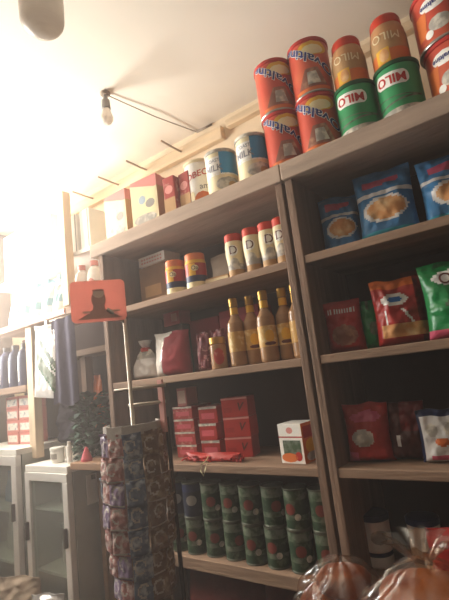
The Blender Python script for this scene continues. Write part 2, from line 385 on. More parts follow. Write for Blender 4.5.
# cartons towards the bright corner
def cereal(W, D, H):
    b = MB().box((0, 0, H / 2), (W, D, H), 'cream'); f = on_flat(-D / 2 - .0006)
    b.patch(lambda t: -W / 2, lambda t: W / 2, H * .76, H, 'carton_pink', f, 4, 4); b.patch(lambda t: -W / 2, lambda t: W / 2 - W * t, H * .74, H * .95, 'cream', on_flat(-D / 2 - .0009), 6, 4)
    b.patch(lambda t: -W * .44, lambda t: W * .44, H * .24, H * .74, 'pale_yellow', on_flat(-D / 2 - .0009), 4, 4)
    b.oval(-.01, H * .56, W * .13, W * .13, 'pale_blue', on_flat(-D / 2 - .0013)); b.oval(W * .22, H * .44, W * .17, W * .13, 'grey_print', on_flat(-D / 2 - .0013))
    b.oval(0, H * .14, W * .42, H * .11, 'mid_grey', on_flat(-D / 2 - .0013))
    sd = on_side(W / 2 + .0006); b.patch(lambda t: -D / 2, lambda t: D / 2, H * .78, H, 'carton_pink', sd, 3, 3); b.patch(lambda t: -D / 2, lambda t: D / 2, 0, H * .78, 'tan', sd, 3, 3)
    c = MB().box((0, -D * .28, H + .003), (W * .98, D * .42, .004), 'carton_pink').box((0, D * .26, H + .002), (W * .98, D * .4, .003), 'cream')
    t = thing('cereal_carton', None, 'carton', group='cereal cartons on the top board'); b.build('carton_body', t); c.build('carton_flap', t); return t
T = cereal(.145, .085, .2)
for i, (x, lab) in enumerate(((-1.4, 'yellow and white cereal carton with red top, the farther one'), (-1.222, 'yellow and white cereal carton with red top and tan side, the nearer one'))):
    o = T if i == 0 else dup(T, (0, 0, 0)); o.location = (x, 1.262, ZT); o.rotation_euler.z = -.04 + .1 * i; o['label'] = lab
def red_pack():
    W, D, H = .056, .07, .165; b = MB().box((0, 0, H / 2), (W, D, H), 'red_print'); b.patch(lambda t: -W / 2, lambda t: W / 2, .02, .075, 'tan', on_flat(-D / 2 - .0008), 3, 3); b.oval(0, .11, .02, .018, 'pink', on_flat(-D / 2 - .0008)); return b
T = None
for i, (x, lab) in enumerate(((-1.09, 'small red printed pack beside the nearer cereal carton'), (-1.022, 'small red printed pack beside the white tin with red lettering'))):
    if T is None: T = red_pack().build('food_pack', bevel=.003); o = T; tag(o, lab, 'pack', 'small red packs on the top board')
    else: o = dup(T, (0, 0, 0), None, lab)
    o.location = (x, 1.265 + .02 * i, ZT); o.rotation_euler.z = .06 - .14 * i

# ------------------------------------------------------------------ second shelf
def cream_jar():
    b = MB().lathe([(0, 0), (.027, 0), (.029, .004, 'tan'), (.029, .03, 'mid_grey'), (.03, .05), (.0335, .085), (.0335, .12), (.0315, .133), (.03, .138)], 'cream')
    b.oval(0, .098, .018, .02, 'white', on_cyl(.0342)); b.text('D', .044, 'text_brown', on_cyl(.0348, .098), 0); b.oval(0, .05, .018, .022, 'mid_grey', on_cyl(.0325))
    l = MB().lathe([(.0315, .134), (.0325, .137), (.0325, .158), (.03, .162), (0, .162)], 'red_cap')
    t = thing('creamer_jar', None, 'jar', group='cream jars with red caps'); b.build('jar_body', t); l.build('jar_lid', t); return t
T = cream_jar()
labs = ['cream jar with red cap, farthest of the row of four', 'cream jar with red cap, second of four from the yellow jars', 'cream jar with red cap, third of four, one away from the divider', 'cream jar with red cap nearest the divider post']
for i, (px, py) in enumerate(((235, 254), (253, 249), (269, 244), (283.5, 240))):
    p = place_round(px, py, .033, 1.235); o = T if i == 0 else dup(T, (0, 0, 0)); o.location = (p.x, p.y, Z2); o.rotation_euler.z = face(p.x, p.y) + random.uniform(-.4, .3); o['label'] = labs[i]
def yellow_jar():
    b = MB().lathe([(0, 0), (.038, 0), (.041, .005, 'pale_yellow'), (.041, .026, 'navy'), (.041, .05, 'red'), (.041, .098, 'yellow'), (.039, .11, 'yellow'), (.036, .114)], 'yellow')
    b.patch(lambda t: -.034, lambda t: -.006, .05, .096, 'yellow', on_cyl(.0416)); b.oval(-.008, .078, .014, .012, 'pale_yellow', on_cyl(.042)); b.text('Oa', .022, 'text_brown', on_cyl(.0426, .078, -.2), .01)
    l = MB().lathe([(.037, .11), (.0385, .112), (.0385, .134), (.036, .138), (0, .138)], 'orange')
    t = thing('spread_jar', None, 'jar', group='yellow and red jars'); b.build('jar_body', t); l.build('jar_lid', t); return t
T = yellow_jar()
for i, (px, py, lab) in enumerate(((176, 277, 'yellow and red jar with orange lid, farther one'), (196, 271, 'yellow and red jar with orange lid, nearer one'))):
    p = place_round(px, py, .041, 1.225); o = T if i == 0 else dup(T, (0, 0, 0)); o.location = (p.x, p.y, Z2); o.rotation_euler.z = face(p.x, p.y) - .1 + .2 * i; o['label'] = lab
o = MB().box((0, 0, .095), (.16, .1, .19), 'kraft').patch(lambda t: -.05, lambda t: .05, .05, .1, 'tan', on_flat(-.0506), 2, 2).build('carton', None, (-1.345, 1.4, Z2), bevel=.003); tag(o, 'brown carton behind the yellow jars, white box on it', 'carton')
b = MB().box((0, 0, .02), (.16, .1, .042), 'white')
for i in range(8):
    for j in range(2): b.oval(-.058 + .0165 * i, .012 + .015 * j, .005, .004, 'pink', on_flat(-.0506))
tag(b.build('slim_box', None, (-1.325, 1.385, Z2 + .19)), 'slim white box with dotted edge on the brown carton', 'box')

# ------------------------------------------------------------------ soft packs
def pouch_mb(W, H, Tk, base, paint=None, seed=0, nu=22, nv=26, crump=.006, belly=.35, fin=.05, waist=.06, top_narrow=.0):
    def th(u, v):
        e = max(0, 1 - abs(2 * u - 1) ** 3.2) ** .6
        a = min(1, v / .10) ** .55 if v < .10 else 1
        q = max(0, 1 - max(0, v - belly) / (1 - belly - fin)) if v < 1 - fin else 0
        return Tk / 2 * e * a * (q ** .55)
    def surf(u, v, side):
        x = (u - .5) * W * (1 - waist * math.sin(PI * v) - top_narrow * max(0, v - .5) * 2)
        z = v * H
        n = noise.noise(Vector((u * 4.3 + seed * 7.1, v * 5.1, side * 3.7 + seed)))
        n2 = noise.noise(Vector((u * 11 + seed, v * 12, side * 5.3 + seed * 2)))
        k = min(1, v * 8)
        y = -side * (th(u, v) + .0012) + (-side) * (crump * n + crump * .45 * n2) * k * (1 if th(u, v) > .002 else .3)
        z += (crump * .8 * noise.noise(Vector((u * 3, seed * 3.3, 1.7)))) * (1 if v > .8 else 0)
        if v >= 1 - fin: y += .006 * math.sin(u * 9 + seed)
        return Vector((x, y, z))
    m = MB()
    for side in (1, -1):
        vs = [surf(i / nu, j / nv, side) for j in range(nv + 1) for i in range(nu + 1)]; o = len(m.v); m.v += [tuple(q) for q in vs]
        for j in range(nv):
            for i in range(nu):
                k = o + j * (nu + 1) + i; f = [k, k + 1, k + nu + 2, k + nu + 1]
                mm = (paint((i + .5) / nu, (j + .5) / nv) if paint else None) or base
                m.f.append(f if side == 1 else f[::-1]); m.m.append(m.mi(mm)); m.sm.append(True)
    # close the rim between front and back
    edge = [(i / nu, 0) for i in range(nu + 1)] + [(1, j / nv) for j in range(1, nv + 1)] + [(i / nu, 1) for i in range(nu - 1, -1, -1)] + [(0, j / nv) for j in range(nv - 1, 0, -1)]
    a = [surf(u, v, 1) for u, v in edge]; c = [surf(u, v, -1) for u, v in edge]; n = len(edge)
    m.add(a + c, [(k, n + k, n + (k + 1) % n, (k + 1) % n) for k in range(n)], base, True)
    zmin = min(q[2] for q in m.v); m.v = [(q[0], q[1], q[2] - zmin) for q in m.v]
    m.surf = lambda x, z: tuple(surf(min(1, max(0, .5 + x / W)), min(1, max(0, z / H)), 1) + Vector((0, -.0035, 0)))
    return m
def pouch(name, label, cat, loc, rz, W, H, Tk, base, paint=None, seed=0, group=None, text=None, lean=0, **k):
    m = pouch_mb(W, H, Tk, base, paint, seed, **k)
    for (s, size, col, x0, z0, flip) in (text or ()):
        q = -1 if flip else 1
        m.text(s, size, col, lambda x, y: m.surf(x0 + q * x, z0 + q * y), .01)
    o = m.build(name, None, loc, rz); o.rotation_euler.x = lean
    return tag(o, label, cat, group)
def ell(u, v, cu, cv, ru, rv): return ((u - cu) / ru) ** 2 + ((v - cv) / rv) ** 2 < 1

o = pouch('sack', 'pale beige sack lying at the back behind the cream jars', 'sack', (-.97, 1.45, Z2), 0, .24, .17, .09, 'sack_beige', seed=2)
o = MB().box((0, 0, .016), (.1, .07, .032), 'tan').patch(lambda t: -.05, lambda t: .05, .006, .026, 'cream', on_flat(-.0356), 2, 2).build('flat_packet', None, (-.935, 1.3, Z2), .08, bevel=.002); tag(o, 'flat tan packet lying between the yellow and the cream jars', 'packet')

# ------------------------------------------------------------------ third shelf: bottles
def bottle():
    b = MB().lathe([(0, .004), (.02, 0), (.029, .003), (.031, .01), (.031, .135), (.029, .15), (.02, .165), (.0135, .178), (.0125, .21), (.0145, .212), (.0145, .217), (.012, .218)], 'bottle_amber')
    l = MB().lathe([(.0313, .05), (.0318, .051), (.0318, .118), (.0313, .119)], 'bottle_label'); l.oval(0, .085, .016, .02, 'yellow', on_cyl(.0323)); l.oval(0, .06, .02, .006, 'text_brown', on_cyl(.0323))
    n = MB().lathe([(.0142, .18), (.0146, .183), (.0142, .205)], 'yellow')
    c = MB().lathe([(.0152, .208), (.0158, .21), (.0158, .236), (.014, .239), (0, .239)], 'brass_cap')
    t = thing('sauce_bottle', None, 'bottle', group='amber bottles with yellow caps'); b.build('bottle_glass', t); l.build('bottle_label', t); n.build('neck_label', t); c.build('bottle_cap', t); return t
T = bottle()
labs = ['amber bottle farthest left of the bottle row, beside the small jar', 'amber bottle second in the row, set slightly back', 'amber bottle third in the row, standing forward', 'amber bottle fourth in the row, set back behind its neighbours', 'amber bottle nearest the divider post, partly hidden by it']
for i, (px, py, y0) in enumerate(((236.5, 332, 1.225), (252.5, 329, 1.25), (266.5, 326, 1.22), (285.5, 323, 1.25), (299, 322, 1.235))):
    p = place_round(px, py, .031, y0); o = T if i == 0 else dup(T, (0, 0, 0)); o.location = (p.x, p.y, Z3); o.rotation_euler.z = face(p.x, p.y) + (2.6, .1, .2, -.1, .2)[i]; o['label'] = labs[i]
p = place_round(218.5, 352, .03, 1.235)
t = thing('small_jar', 'small brown jar with gold lid beside the first amber bottle', 'jar', (p.x, p.y, Z3), face(p.x, p.y))
b = MB().lathe([(0, 0), (.027, 0), (.03, .004), (.03, .085), (.026, .092)], 'bottle_amber'); b.oval(0, .045, .02, .03, 'red_print', on_cyl(.0306)); b.build('jar_body', t)
MB().lathe([(.028, .09), (.03, .092), (.03, .112), (.027, .115), (0, .115)], 'brass_cap').build('jar_lid', t)
o = MB().box((0, 0, .115), (.19, .1, .23), 'deep_burgundy').patch(lambda t: -.095, lambda t: .095, .15, .2, 'burgundy', on_flat(-.0506), 2, 2).build('carton', None, (-.955, 1.46, Z3), bevel=.003); tag(o, 'tall dark burgundy carton at the back behind the small jar', 'carton')
o = MB().box((0, 0, .11), (.16, .09, .22), 'deep_burgundy').patch(lambda t: -.07, lambda t: .07, .02, .1, 'burgundy', on_flat(-.0456), 2, 2).build('carton', None, (-1.14, 1.465, Z3), bevel=.003); tag(o, 'dark burgundy carton at the back behind the netted packs', 'carton')
T = None
for i, (x, lab) in enumerate(((-1.085, 'speckled burgundy pack beside the large foil pack'), (-1.018, 'speckled burgundy pack beside the small gold lidded jar'))):
    if T is None: T = pouch('snack_pack', lab, 'pack', (x, 1.34, Z3), .1, .066, .155, .045, 'burgundy_net', seed=5, group='speckled burgundy packs'); o = T
    else: o = dup(T, (x, 1.345, Z3), -.1, lab)
def foil(u, v): return 'white' if (u < .3 and v < .92) or (u < .5 and v > .9) else ('bag_silver' if u < .36 else None)  # silver left side, its bright highlight painted in white
pouch('foil_pack', 'large burgundy pack with silver left side and its highlight painted white', 'pack', (-1.245, 1.33, Z3), .12, .17, .18, .1, 'burgundy', foil, 4, nu=26)
t = thing('tied_bag', 'clear bag of white food tied with red tape at the shelf end', 'bag', (-1.405, 1.33, Z3))
pouch_mb(.14, .125, .09, 'bag_white', lambda u, v: 'mid_grey' if v > .7 else None, 9, top_narrow=.5, fin=.02).build('bag_body', t)
MB().lathe([(.018, .118), (.022, .121), (.022, .132), (.018, .135), (.012, .135)], 'red_cap', 16).build('red_tie', t)
MB().lathe([(.012, .134), (.024, .15), (.03, .165), (.028, .166), (.01, .14)], 'bag_white', 14).build('bag_neck', t)
o = MB().box((0, 0, .11), (.1, .07, .22), 'dark_kraft').build('carton', None, (-1.31, 1.45, Z3), bevel=.003); tag(o, 'dark brown carton behind the shiny pack, pink box on it', 'carton')
o = MB().box((0, 0, .032), (.1, .07, .064), 'pink_red').patch(lambda t: .0, lambda t: .035, .015, .05, 'pink', on_flat(-.0356), 2, 2).build('small_box', None, (-1.31, 1.445, Z3 + .22), -.05, bevel=.002); tag(o, 'pinkish red box high at the back under the second shelf', 'box')

# ------------------------------------------------------------------ fourth shelf: red boxes
def check_box(W, D, H, m, logo):
    b = MB().box((0, 0, H / 2), (W, D, H), m); fl = on_flat(-D / 2 - .0008)
    if logo: b.text('V', .038, 'text_brown', on_flat(-D / 2 - .0012, H / 2, W * .18), .03, .3); b.patch(lambda t: -W * .42, lambda t: -W * .1, H * .25, H * .5, 'bag_red', fl, 2, 2); b.patch(lambda t: -W / 2, lambda t: W / 2, H * .9, H, 'pink', fl, 2, 2)
    else: b.patch(lambda t: -W / 2, lambda t: W / 2, H * .84, H * .99, 'mid_grey', fl, 2, 2); b.patch(lambda t: -W * .35, lambda t: W * .35, H * .25, H * .6, 'pink_red', fl, 2, 2)
    return b
def stack(n, x, y, W, D, H, m, logo, labs, grp, rz):
    T = None; z = Z4
    for i in range(n):
        if T is None: T = o = check_box(W, D, H, m, logo).build('red_box', bevel=.002); tag(o, labs[i], 'box', grp)
        else: o = dup(T, (0, 0, 0), None, labs[i])
        o.location = (x + random.uniform(-.004, .004), y, z); o.rotation_euler.z = rz + random.uniform(-.05, .05); z += H + .0005
stack(4, -1.205, 1.37, .105, .12, .048, 'red_print', False, ['bottom red printed box of the far stack', 'second red printed box from the bottom of the far stack', 'third red printed box from the bottom of the far stack', 'top red printed box of the far stack, under the pink box'], 'far stack of red printed boxes', .0)
stack(3, -1.092, 1.37, .085, .11, .062, 'bag_red', False, ['bottom red box of the middle stack', 'middle red box of the middle stack', 'top red box of the middle stack'], 'middle stack of red boxes', .03)
stack(3, -.975, 1.36, .105, .075, .07, 'red', True, ['bottom red box with dark tick mark, near stack', 'middle red box with dark tick mark, near stack', 'top red box with dark tick mark, near stack'], 'near stack of red boxes with dark tick marks', .22)
o = MB().box((0, 0, .035), (.05, .07, .07), 'pink').patch(lambda t: -.02, lambda t: .02, .01, .06, 'sign_pale', on_flat(-.0356), 2, 2).build('small_box', None, (-1.22, 1.36, Z4 + .195), bevel=.002); tag(o, 'pale pink box on top of the far red stack', 'box')
t = thing('folded_net', 'bright red net bag lying before the red boxes', 'net', (-1.045, 1.262, Z4))
m = MB()
for k in range(26):
    a = random.uniform(-.13, .1); pts = []
    for j in range(7):
        q = j / 6; pts.append((a + .03 * q + random.uniform(-.012, .012), random.uniform(-.028, .03), .006 + .016 * math.sin(PI * q) * random.uniform(.4, 1)))
    m.tube(pts, .004, 'red', 6)
m.add(*(lambda M: (M.v, M.f))(pouch_mb(.25, .03, .04, 'red', None, 6, 20, 8)), 'red', True)
v0 = len(m.v); m.build('net_mesh', t)
MB().tube([(.0, -.02, .02), (.012, -.05, .012), (.0, -.062, .001), (-.004, -.064, -.02), (.008, -.066, -.034), (.016, -.064, -.015), (.02, -.05, .012)], .002, 'pale_yellow', 6).build('string', t)
b = MB().box((0, 0, .06), (.088, .085, .12), 'white'); fl = on_flat(-.0431)
b.patch(lambda t: -.044, lambda t: .044, .078, .082, 'red', fl, 2, 2); b.oval(.0, .1, .012, .01, 'pink', fl); b.patch(lambda t: -.03, lambda t: .036, .02, .07, 'can_pale', fl, 3, 3); b.oval(-.01, .018, .03, .014, 'orange', on_flat(-.0434)); b.oval(.024, .022, .012, .014, 'red', on_flat(-.0434))
sd = on_side(.0446); b.patch(lambda t: -.0425, lambda t: .0425, 0, .12, 'orange', sd, 2, 2); b.patch(lambda t: -.035, lambda t: .03, .075, .11, 'red', on_side(.045), 2, 2); b.oval(0, .05, .03, .022, 'yellow', on_side(.045)); b.oval(.0, .018, .03, .014, 'mid_grey', on_side(.045))
tag(b.build('food_carton', None, (-.705, 1.29, Z4), -.1, bevel=.0015), 'white and orange food carton beside the divider post', 'carton')

# ------------------------------------------------------------------ fifth shelf: tins in two layers
def can(kind):
    R, H = .0375, .12; body = 'can_green' if kind == 'green' else 'can_navy'
    b = MB().lathe([(R, .004), (R, .03, 'can_pale' if kind == 'green' else body), (R, .045), (R, .088, 'can_pale' if kind == 'green' else 'navy'), (R, H - .004)], body)
    if kind == 'green': b.oval(-.006, .062, .017, .017, 'can_red', on_cyl(R + .0007)); b.oval(.017, .04, .01, .01, 'mid_grey', on_cyl(R + .0008))
    else: b.oval(0, .06, .02, .018, 'grey_print', on_cyl(R + .0007))
    r = {}
    for z, q in ((0, 1), (H, -1)): r[q] = MB().lathe([(0, z + q * .003), (R * .92, z + q * .003), (R * .92, z), (R + .0012, z), (R + .0015, z + q * .003), (R, z + q * .006)], 'can_rim')
    t = thing('food_tin', None, 'tin', group=('green tins with a red spot' if kind == 'green' else 'dark blue tins')); b.build('tin_body', t); r[1].build('bottom_rim', t); r[-1].build('top_rim', t); return t
proto = {'green': can('green'), 'navy': can('navy')}; used = set()
ordn = ['first', 'second', 'third', 'fourth', 'fifth', 'sixth', 'seventh', 'eighth']
for layer in range(2):
    for c in range(8):
        k = 'navy' if (layer == 1 and c < 2) else 'green'
        x = -1.235 + .0845 * c; lab = ('dark blue tin on the upper layer of the bottom shelf, %s from the far end' % ordn[c]) if k == 'navy' else ('green tin with red spot on the %s layer, %s from the far end' % (('lower', 'upper')[layer], ordn[c]))
        o = proto[k] if k not in used else dup(proto[k], (0, 0, 0)); used.add(k)
        o.location = (x + random.uniform(-.003, .003), 1.262 + random.uniform(-.004, .004), Z5 + layer * .1203); o.rotation_euler.z = face(x, 1.26) + random.uniform(-.5, .5); o['label'] = lab
pouch('filled_sack', 'dull red sack under the bottom shelf, left of the pair', 'sack', (-1.12, 1.36, .45), 0, .36, .38, .24, 'sack_red', seed=11, group='red sacks under the bottom shelf')
pouch('filled_sack', 'dull red sack under the bottom shelf, next to the divider', 'sack', (-.79, 1.36, .45), 0, .34, .36, .24, 'sack_red', seed=12, group='red sacks under the bottom shelf')

# ------------------------------------------------------------------ right bay
def bluebag(u, v):
    if v > .93: return 'bag_blue'
    if .74 < v < .86 and .15 < u < .8 and v > .7 + .12 * u: return 'bag_pink'
    if .62 < v < .66: return 'bag_white'
    if ell(u, v, .52, .4, .4, .19): return 'bread' if ell(u, v, .54, .4, .34, .15) else 'bag_white'
    if v < .12: return 'teal'
for i, (W, H, x, y, rz, lab) in enumerate(((.125, .2, -.468, 1.345, .1, 'blue bag with round golden picture, left one against the divider'), (.17, .225, -.314, 1.315, -.12, 'blue bag with golden picture, middle and tallest one tilted back'), (.16, .205, -.135, 1.33, .05, 'blue bag with golden picture at the right edge'))):
    pouch('pasta_bag', lab, 'bag', (x, y, Z2 + .001), rz + .2, W, H, .09, 'bag_blue', bluebag, 20 + i, 'blue bags on the upper right shelf', lean=-.06, nu=30, nv=36, crump=.01)
def redsach(u, v):
    if .74 < v < .84 and .12 < u < .85: return 'bag_white' if int(u * 30) % 2 else 'bag_red'
    if ell(u, v, .5, .32, .36, .2): return 'choc'
pouch('drink_sachet_pack', 'red pack with pale lettering against the divider', 'pack', (-.495, 1.3, Z3 + .001), .25, .112, .157, .05, 'bag_red', redsach, 31, nu=28, nv=32)
def greensach(u, v):
    if v > .8 and int(u * 12) % 3 == 0: return 'can_pale'
    if ell(u, v, .45, .4, .2, .15): return 'can_pale'
pouch('drink_sachet_pack', 'small green pack between the red pack and the bright orange bag', 'pack', (-.405, 1.33, Z3 + .001), .2, .09, .145, .05, 'bag_green', greensach, 32)
def redbag(u, v):
    if ell(u, v, .42, .68, .26, .1): return 'blue' if ell(u, v, .42, .68, .14, .05) else 'bag_white'
    if (abs(u - .2) < .02 or abs(u - .55 - (.5 - v) * .8) < .03) and .3 < v < .52: return 'bag_white'
    if .1 < v < .3 and u > .1: return 'bread'
    if u > .8: return 'bag_dark_red'
    if v > .86: return 'bag_orange'
pouch('snack_bag', 'shiny orange red bag with white badge and streaks', 'bag', (-.322, 1.29, Z3 + .001), .3, .145, .185, .08, 'bag_red', redbag, 33, nu=32, nv=36, crump=.012)
def milobag(u, v):
    if ell(u, v, .42, .77, .3, .11): return 'bag_white'
    if ell(u, v, .5, .42, .3, .1): return 'can_pale'
    if v < .1 and u < .4: return 'bag_pink'
pouch('chocolate_drink_bag', 'large green bag with white badge at the right edge', 'bag', (-.145, 1.275, Z3 + .001), .25, .22, .2, .1, 'bag_green', milobag, 34, text=[('MILO', .042, 'text_brown', -.018, .154, True)], nu=34, nv=36, crump=.01)
pouch('snack_bag', 'dark red bag behind the orange and green bags', 'bag', (-.235, 1.42, Z3 + .001), .0, .2, .22, .08, 'bag_dark_red', None, 35)
def redlow(u, v):
    if .68 < v < .86 and ell(u, v, .5, .77, .34, .1): return 'bag_pink'
    if ell(u, v, .4, .42, .26, .14): return 'mid_grey'
    if v < .2 and u < .25: return 'bag_pink'
pouch('washing_powder_bag', 'red bag with pink badge on the third right shelf', 'bag', (-.477, 1.3, Z4 + .001), .2, .13, .165, .08, 'bag_red', redlow, 41, nu=28, nv=32, crump=.01)
pouch('washing_powder_bag', 'dark brown red bag leaning beside the red bag', 'bag', (-.375, 1.33, Z4 + .001), .1, .11, .16, .07, 'bag_brown', lambda u, v: 'bag_white' if abs(u - .3) < .06 and .25 < v < .45 else ('bag_dark_red' if v > .5 and u > .4 else None), 42, nu=28, nv=32, crump=.01)
def whitebag(u, v):
    if v > .86 or u < .06 or u > .94: return 'navy'
    if ell(u, v, .3, .62, .14, .12) or ell(u, v, .72, .62, .14, .12): return 'mid_grey'
    if ell(u, v, .5, .4, .16, .08): return 'bag_orange'
    if .05 < v < .16 and .2 < u < .8: return 'bag_pink'
pouch('baby_food_pack', 'white pack with blue edge and orange spot on the third right shelf', 'pack', (-.283, 1.305, Z4 + .001), .25, .11, .135, .06, 'bag_white', whitebag, 43, nu=30, nv=32)
pouch('teal_pack', 'teal pack at the right edge beside the white pack', 'pack', (-.205, 1.32, Z4 + .001), .1, .1, .09, .06, 'teal', lambda u, v: 'bag_green' if v > .55 else None, 44)
def tub():
    R, H = .044, .145
    b = MB().lathe([(0, 0), (R * .9, 0), (R * .95, .005), (R * .95, .03, 'navy'), (R * .95, .042), (R, .05), (R, .125), (R * .95, .13)], 'white'); b.oval(0, .085, .026, .02, 'mid_grey', on_cyl(R + .0007))
    l = MB().lathe([(R * .97, .126), (R + .002, .128), (R + .002, .142), (R * .97, H), (0, H)], 'navy')
    t = thing('plastic_tub', None, 'tub', group='white tubs with blue lids'); b.build('tub_body', t); l.build('tub_lid', t); return t
T = tub()
for i, (px, py, lab) in enumerate(((376, 535, 'white tub with blue lid on the bottom right shelf, next to the divider'), (424, 530, 'white tub with blue lid behind the bread bags, at the right'))):
    p = place_round(px, py, .044, 1.33); o = T if i == 0 else dup(T, (0, 0, 0)); o.location = (p.x, p.y, Z5); o.rotation_euler.z = face(p.x, p.y) + .2; o['label'] = lab

# ------------------------------------------------------------------ counter with bread in front of the right bay
t = thing('wooden_counter', 'wooden counter under the bagged bread', 'counter', (-.05, .93, 0))
MB().span((-.6, -.2, .86), (.6, .2, .895), 'counter_wood').build('counter_top', t, bevel=.003)
for x in (-.56, .56):
    for y in (-.17, .17): MB().box((x, y, .43), (.05, .05, .86), 'counter_wood').build('leg', t)
def blob(m, c, r, mt, seed, amp=.12, nu=26, nv=16, pw=.8):
    vs = []; fs = []
    for j in range(nv + 1):
        ph = PI * j / nv
        for i in range(nu):
            a = 2 * PI * i / nu; d = Vector((math.cos(a) * math.sin(ph), math.sin(a) * math.sin(ph), math.cos(ph)))
            d = Vector([math.copysign(abs(q) ** pw, q) for q in d])
            k = 1 + amp * noise.noise(d * 1.7 + Vector((seed, seed * 2.1, 0))) + amp * .6 * noise.noise(d * 5 + Vector((seed * 3, 0, 0)))
            vs.append((c[0] + d.x * r[0] * k, c[1] + d.y * r[1] * k, c[2] + d.z * r[2] * k))
    for j in range(nv):
        for i in range(nu): fs.append((j * nu + i, (j + 1) * nu + i, (j + 1) * nu + (i + 1) % nu, j * nu + (i + 1) % nu))
    return m.add(vs, fs, mt, True)
def bread_bag(label, loc, rz, s, seed, loaves, neck=True):
    t = thing('bread_bag', label, 'bag of bread', loc, rz, 'bagged bread on the counter')
    for (x, y, z, a, b, c) in loaves:
        blob(MB(), (x * s, y * s, z * s), (a * s, b * s, c * s), 'loaf_crust', seed + x * 10 + z, .05).build('bread_loaf', t)
    m = MB(); nu, nv = 56, 26; vs = []; fs = []
    for j in range(nv + 1):
        q = j / nv; z = .185 * s * q
        prof = (min(1, q / .12) ** .5) * (1 - max(0, q - .3) / .7) ** (.62 if neck else .5)
        for i in range(nu):
            a_ = 2 * PI * i / nu; pl = .05 * math.cos(a_ * 11 + seed + 2 * math.sin(q * 5)) * (.35 + q)
            k = prof * (1 + pl + .16 * noise.noise(Vector((math.cos(a_) * 2 + seed, math.sin(a_) * 2, q * 5)))) + (.05 if q > .9 else 0)
            vs.append((.15 * s * k * math.cos(a_), .118 * s * k * math.sin(a_), z + .012 * s * noise.noise(Vector((math.cos(a_) * 3, math.sin(a_) * 3, seed))) * q))
    for j in range(nv):
        for i in range(nu): fs.append((j * nu + i, j * nu + (i + 1) % nu, (j + 1) * nu + (i + 1) % nu, (j + 1) * nu + i))
    m.add(vs, fs, 'film', True); m.build('plastic_film', t)
    if neck:
        n = MB(); vs = []
        for j, (r0, z0) in enumerate(((.012, .183), (.02, .194), (.032, .207), (.042, .212))):
            for i in range(nu): a_ = 2 * PI * i / nu; r1 = r0 * s * (1 + .25 * math.cos(a_ * 9)); vs.append((r1 * math.cos(a_), r1 * math.sin(a_), z0 * s))
        n.add(vs, [(j * nu + i, j * nu + (i + 1) % nu, (j + 1) * nu + (i + 1) % nu, (j + 1) * nu + i) for j in range(3) for i in range(nu)], 'film', True); n.build('gathered_neck', t)
    return t
L3 = ((-.055, 0, .055, .066, .078, .052), (.055, -.01, .056, .062, .075, .052), (0, .01, .125, .068, .058, .034))
bread_bag('clear bag of orange brown bread, front one with gathered neck', (-.262, .87, .895), .3, 1.3, 3.1, L3)
bread_bag('clear bag of orange brown bread at the right edge', (.07, 1.0, .895), -.2, 1.2, 5.7, L3, False)
bread_bag('low clear bag of bread nearest the divider post', (-.485, 1.0, .895), .1, .9, 8.3, L3, False)
pouch('snack_bag', 'red wrapped pack lying behind the bread bags', 'bag', (-.225, 1.1, .896), .15, .17, .215, .07, 'bag_red', lambda u, v: 'bag_orange' if v < .5 else None, 51, crump=.01)

# ------------------------------------------------------------------ sachet rack
RX, RY = -1.0, .868
t = thing('sachet_display_rack', 'thin metal display rack with red header sign holding sachet strips', 'display rack', (RX, RY, 0))
def rl(p): return (p[0] - RX, p[1] - RY, p[2])
RD = .0
def rk(px, py, d=1.25):
    v = cam_to_world(Vector((px - 224.5, py - 300, F))); return EYE + v * (d / F)
pa, pb = rk(125, 318), rk(133, 428); zr = pb.z
pole = Vector(((pa.x + pb.x) / 2, (pa.y + pb.y) / 2, 0))
MB().tube([rl((pole.x, pole.y, .02)), rl((pole.x, pole.y, pa.z + .02))], .0055, 'rack_metal', 10).build('pole', t)
q = rk(166, 410); p2 = Vector((q.x, q.y, 0))
MB().tube([rl((p2.x, p2.y, .02)), rl((p2.x, p2.y, zr + .02))], .006, 'dark_metal', 10).build('pole', t)
MB().box(rl((p2.x - .004, p2.y - .009, (zr + rk(166, 386).z) / 2)), (.018, .008, rk(166, 386).z - zr + .04), 'rack_pink').build('pink_upright', t)
for a, b_ in (((114, 389), (166, 387)), ((128, 402), (166, 405))):
    A, B = rk(*a), rk(*b_); A.z = B.z = (A.z + B.z) / 2 
    MB().tube([rl(A), rl((A + B) / 2), rl(B)], .005, 'rack_metal', 10).build('cross_bar', t)
ctr = rk(133, 428); cx, cy = ctr.x, ctr.y
RR = .07
MB().tube([(cx - RX + RR * math.cos(2 * PI * k / 28), cy - RY + RR * math.sin(2 * PI * k / 28), zr) for k in range(29)], .0045, 'dark_metal', 8).build('hanging_ring', t)
MB().lathe([(0, 0), (.16, 0), (.16, .012), (.02, .02), (.0, .02)], 'dark_metal', 28, cx - RX, cy - RY).build('base_plate', t)
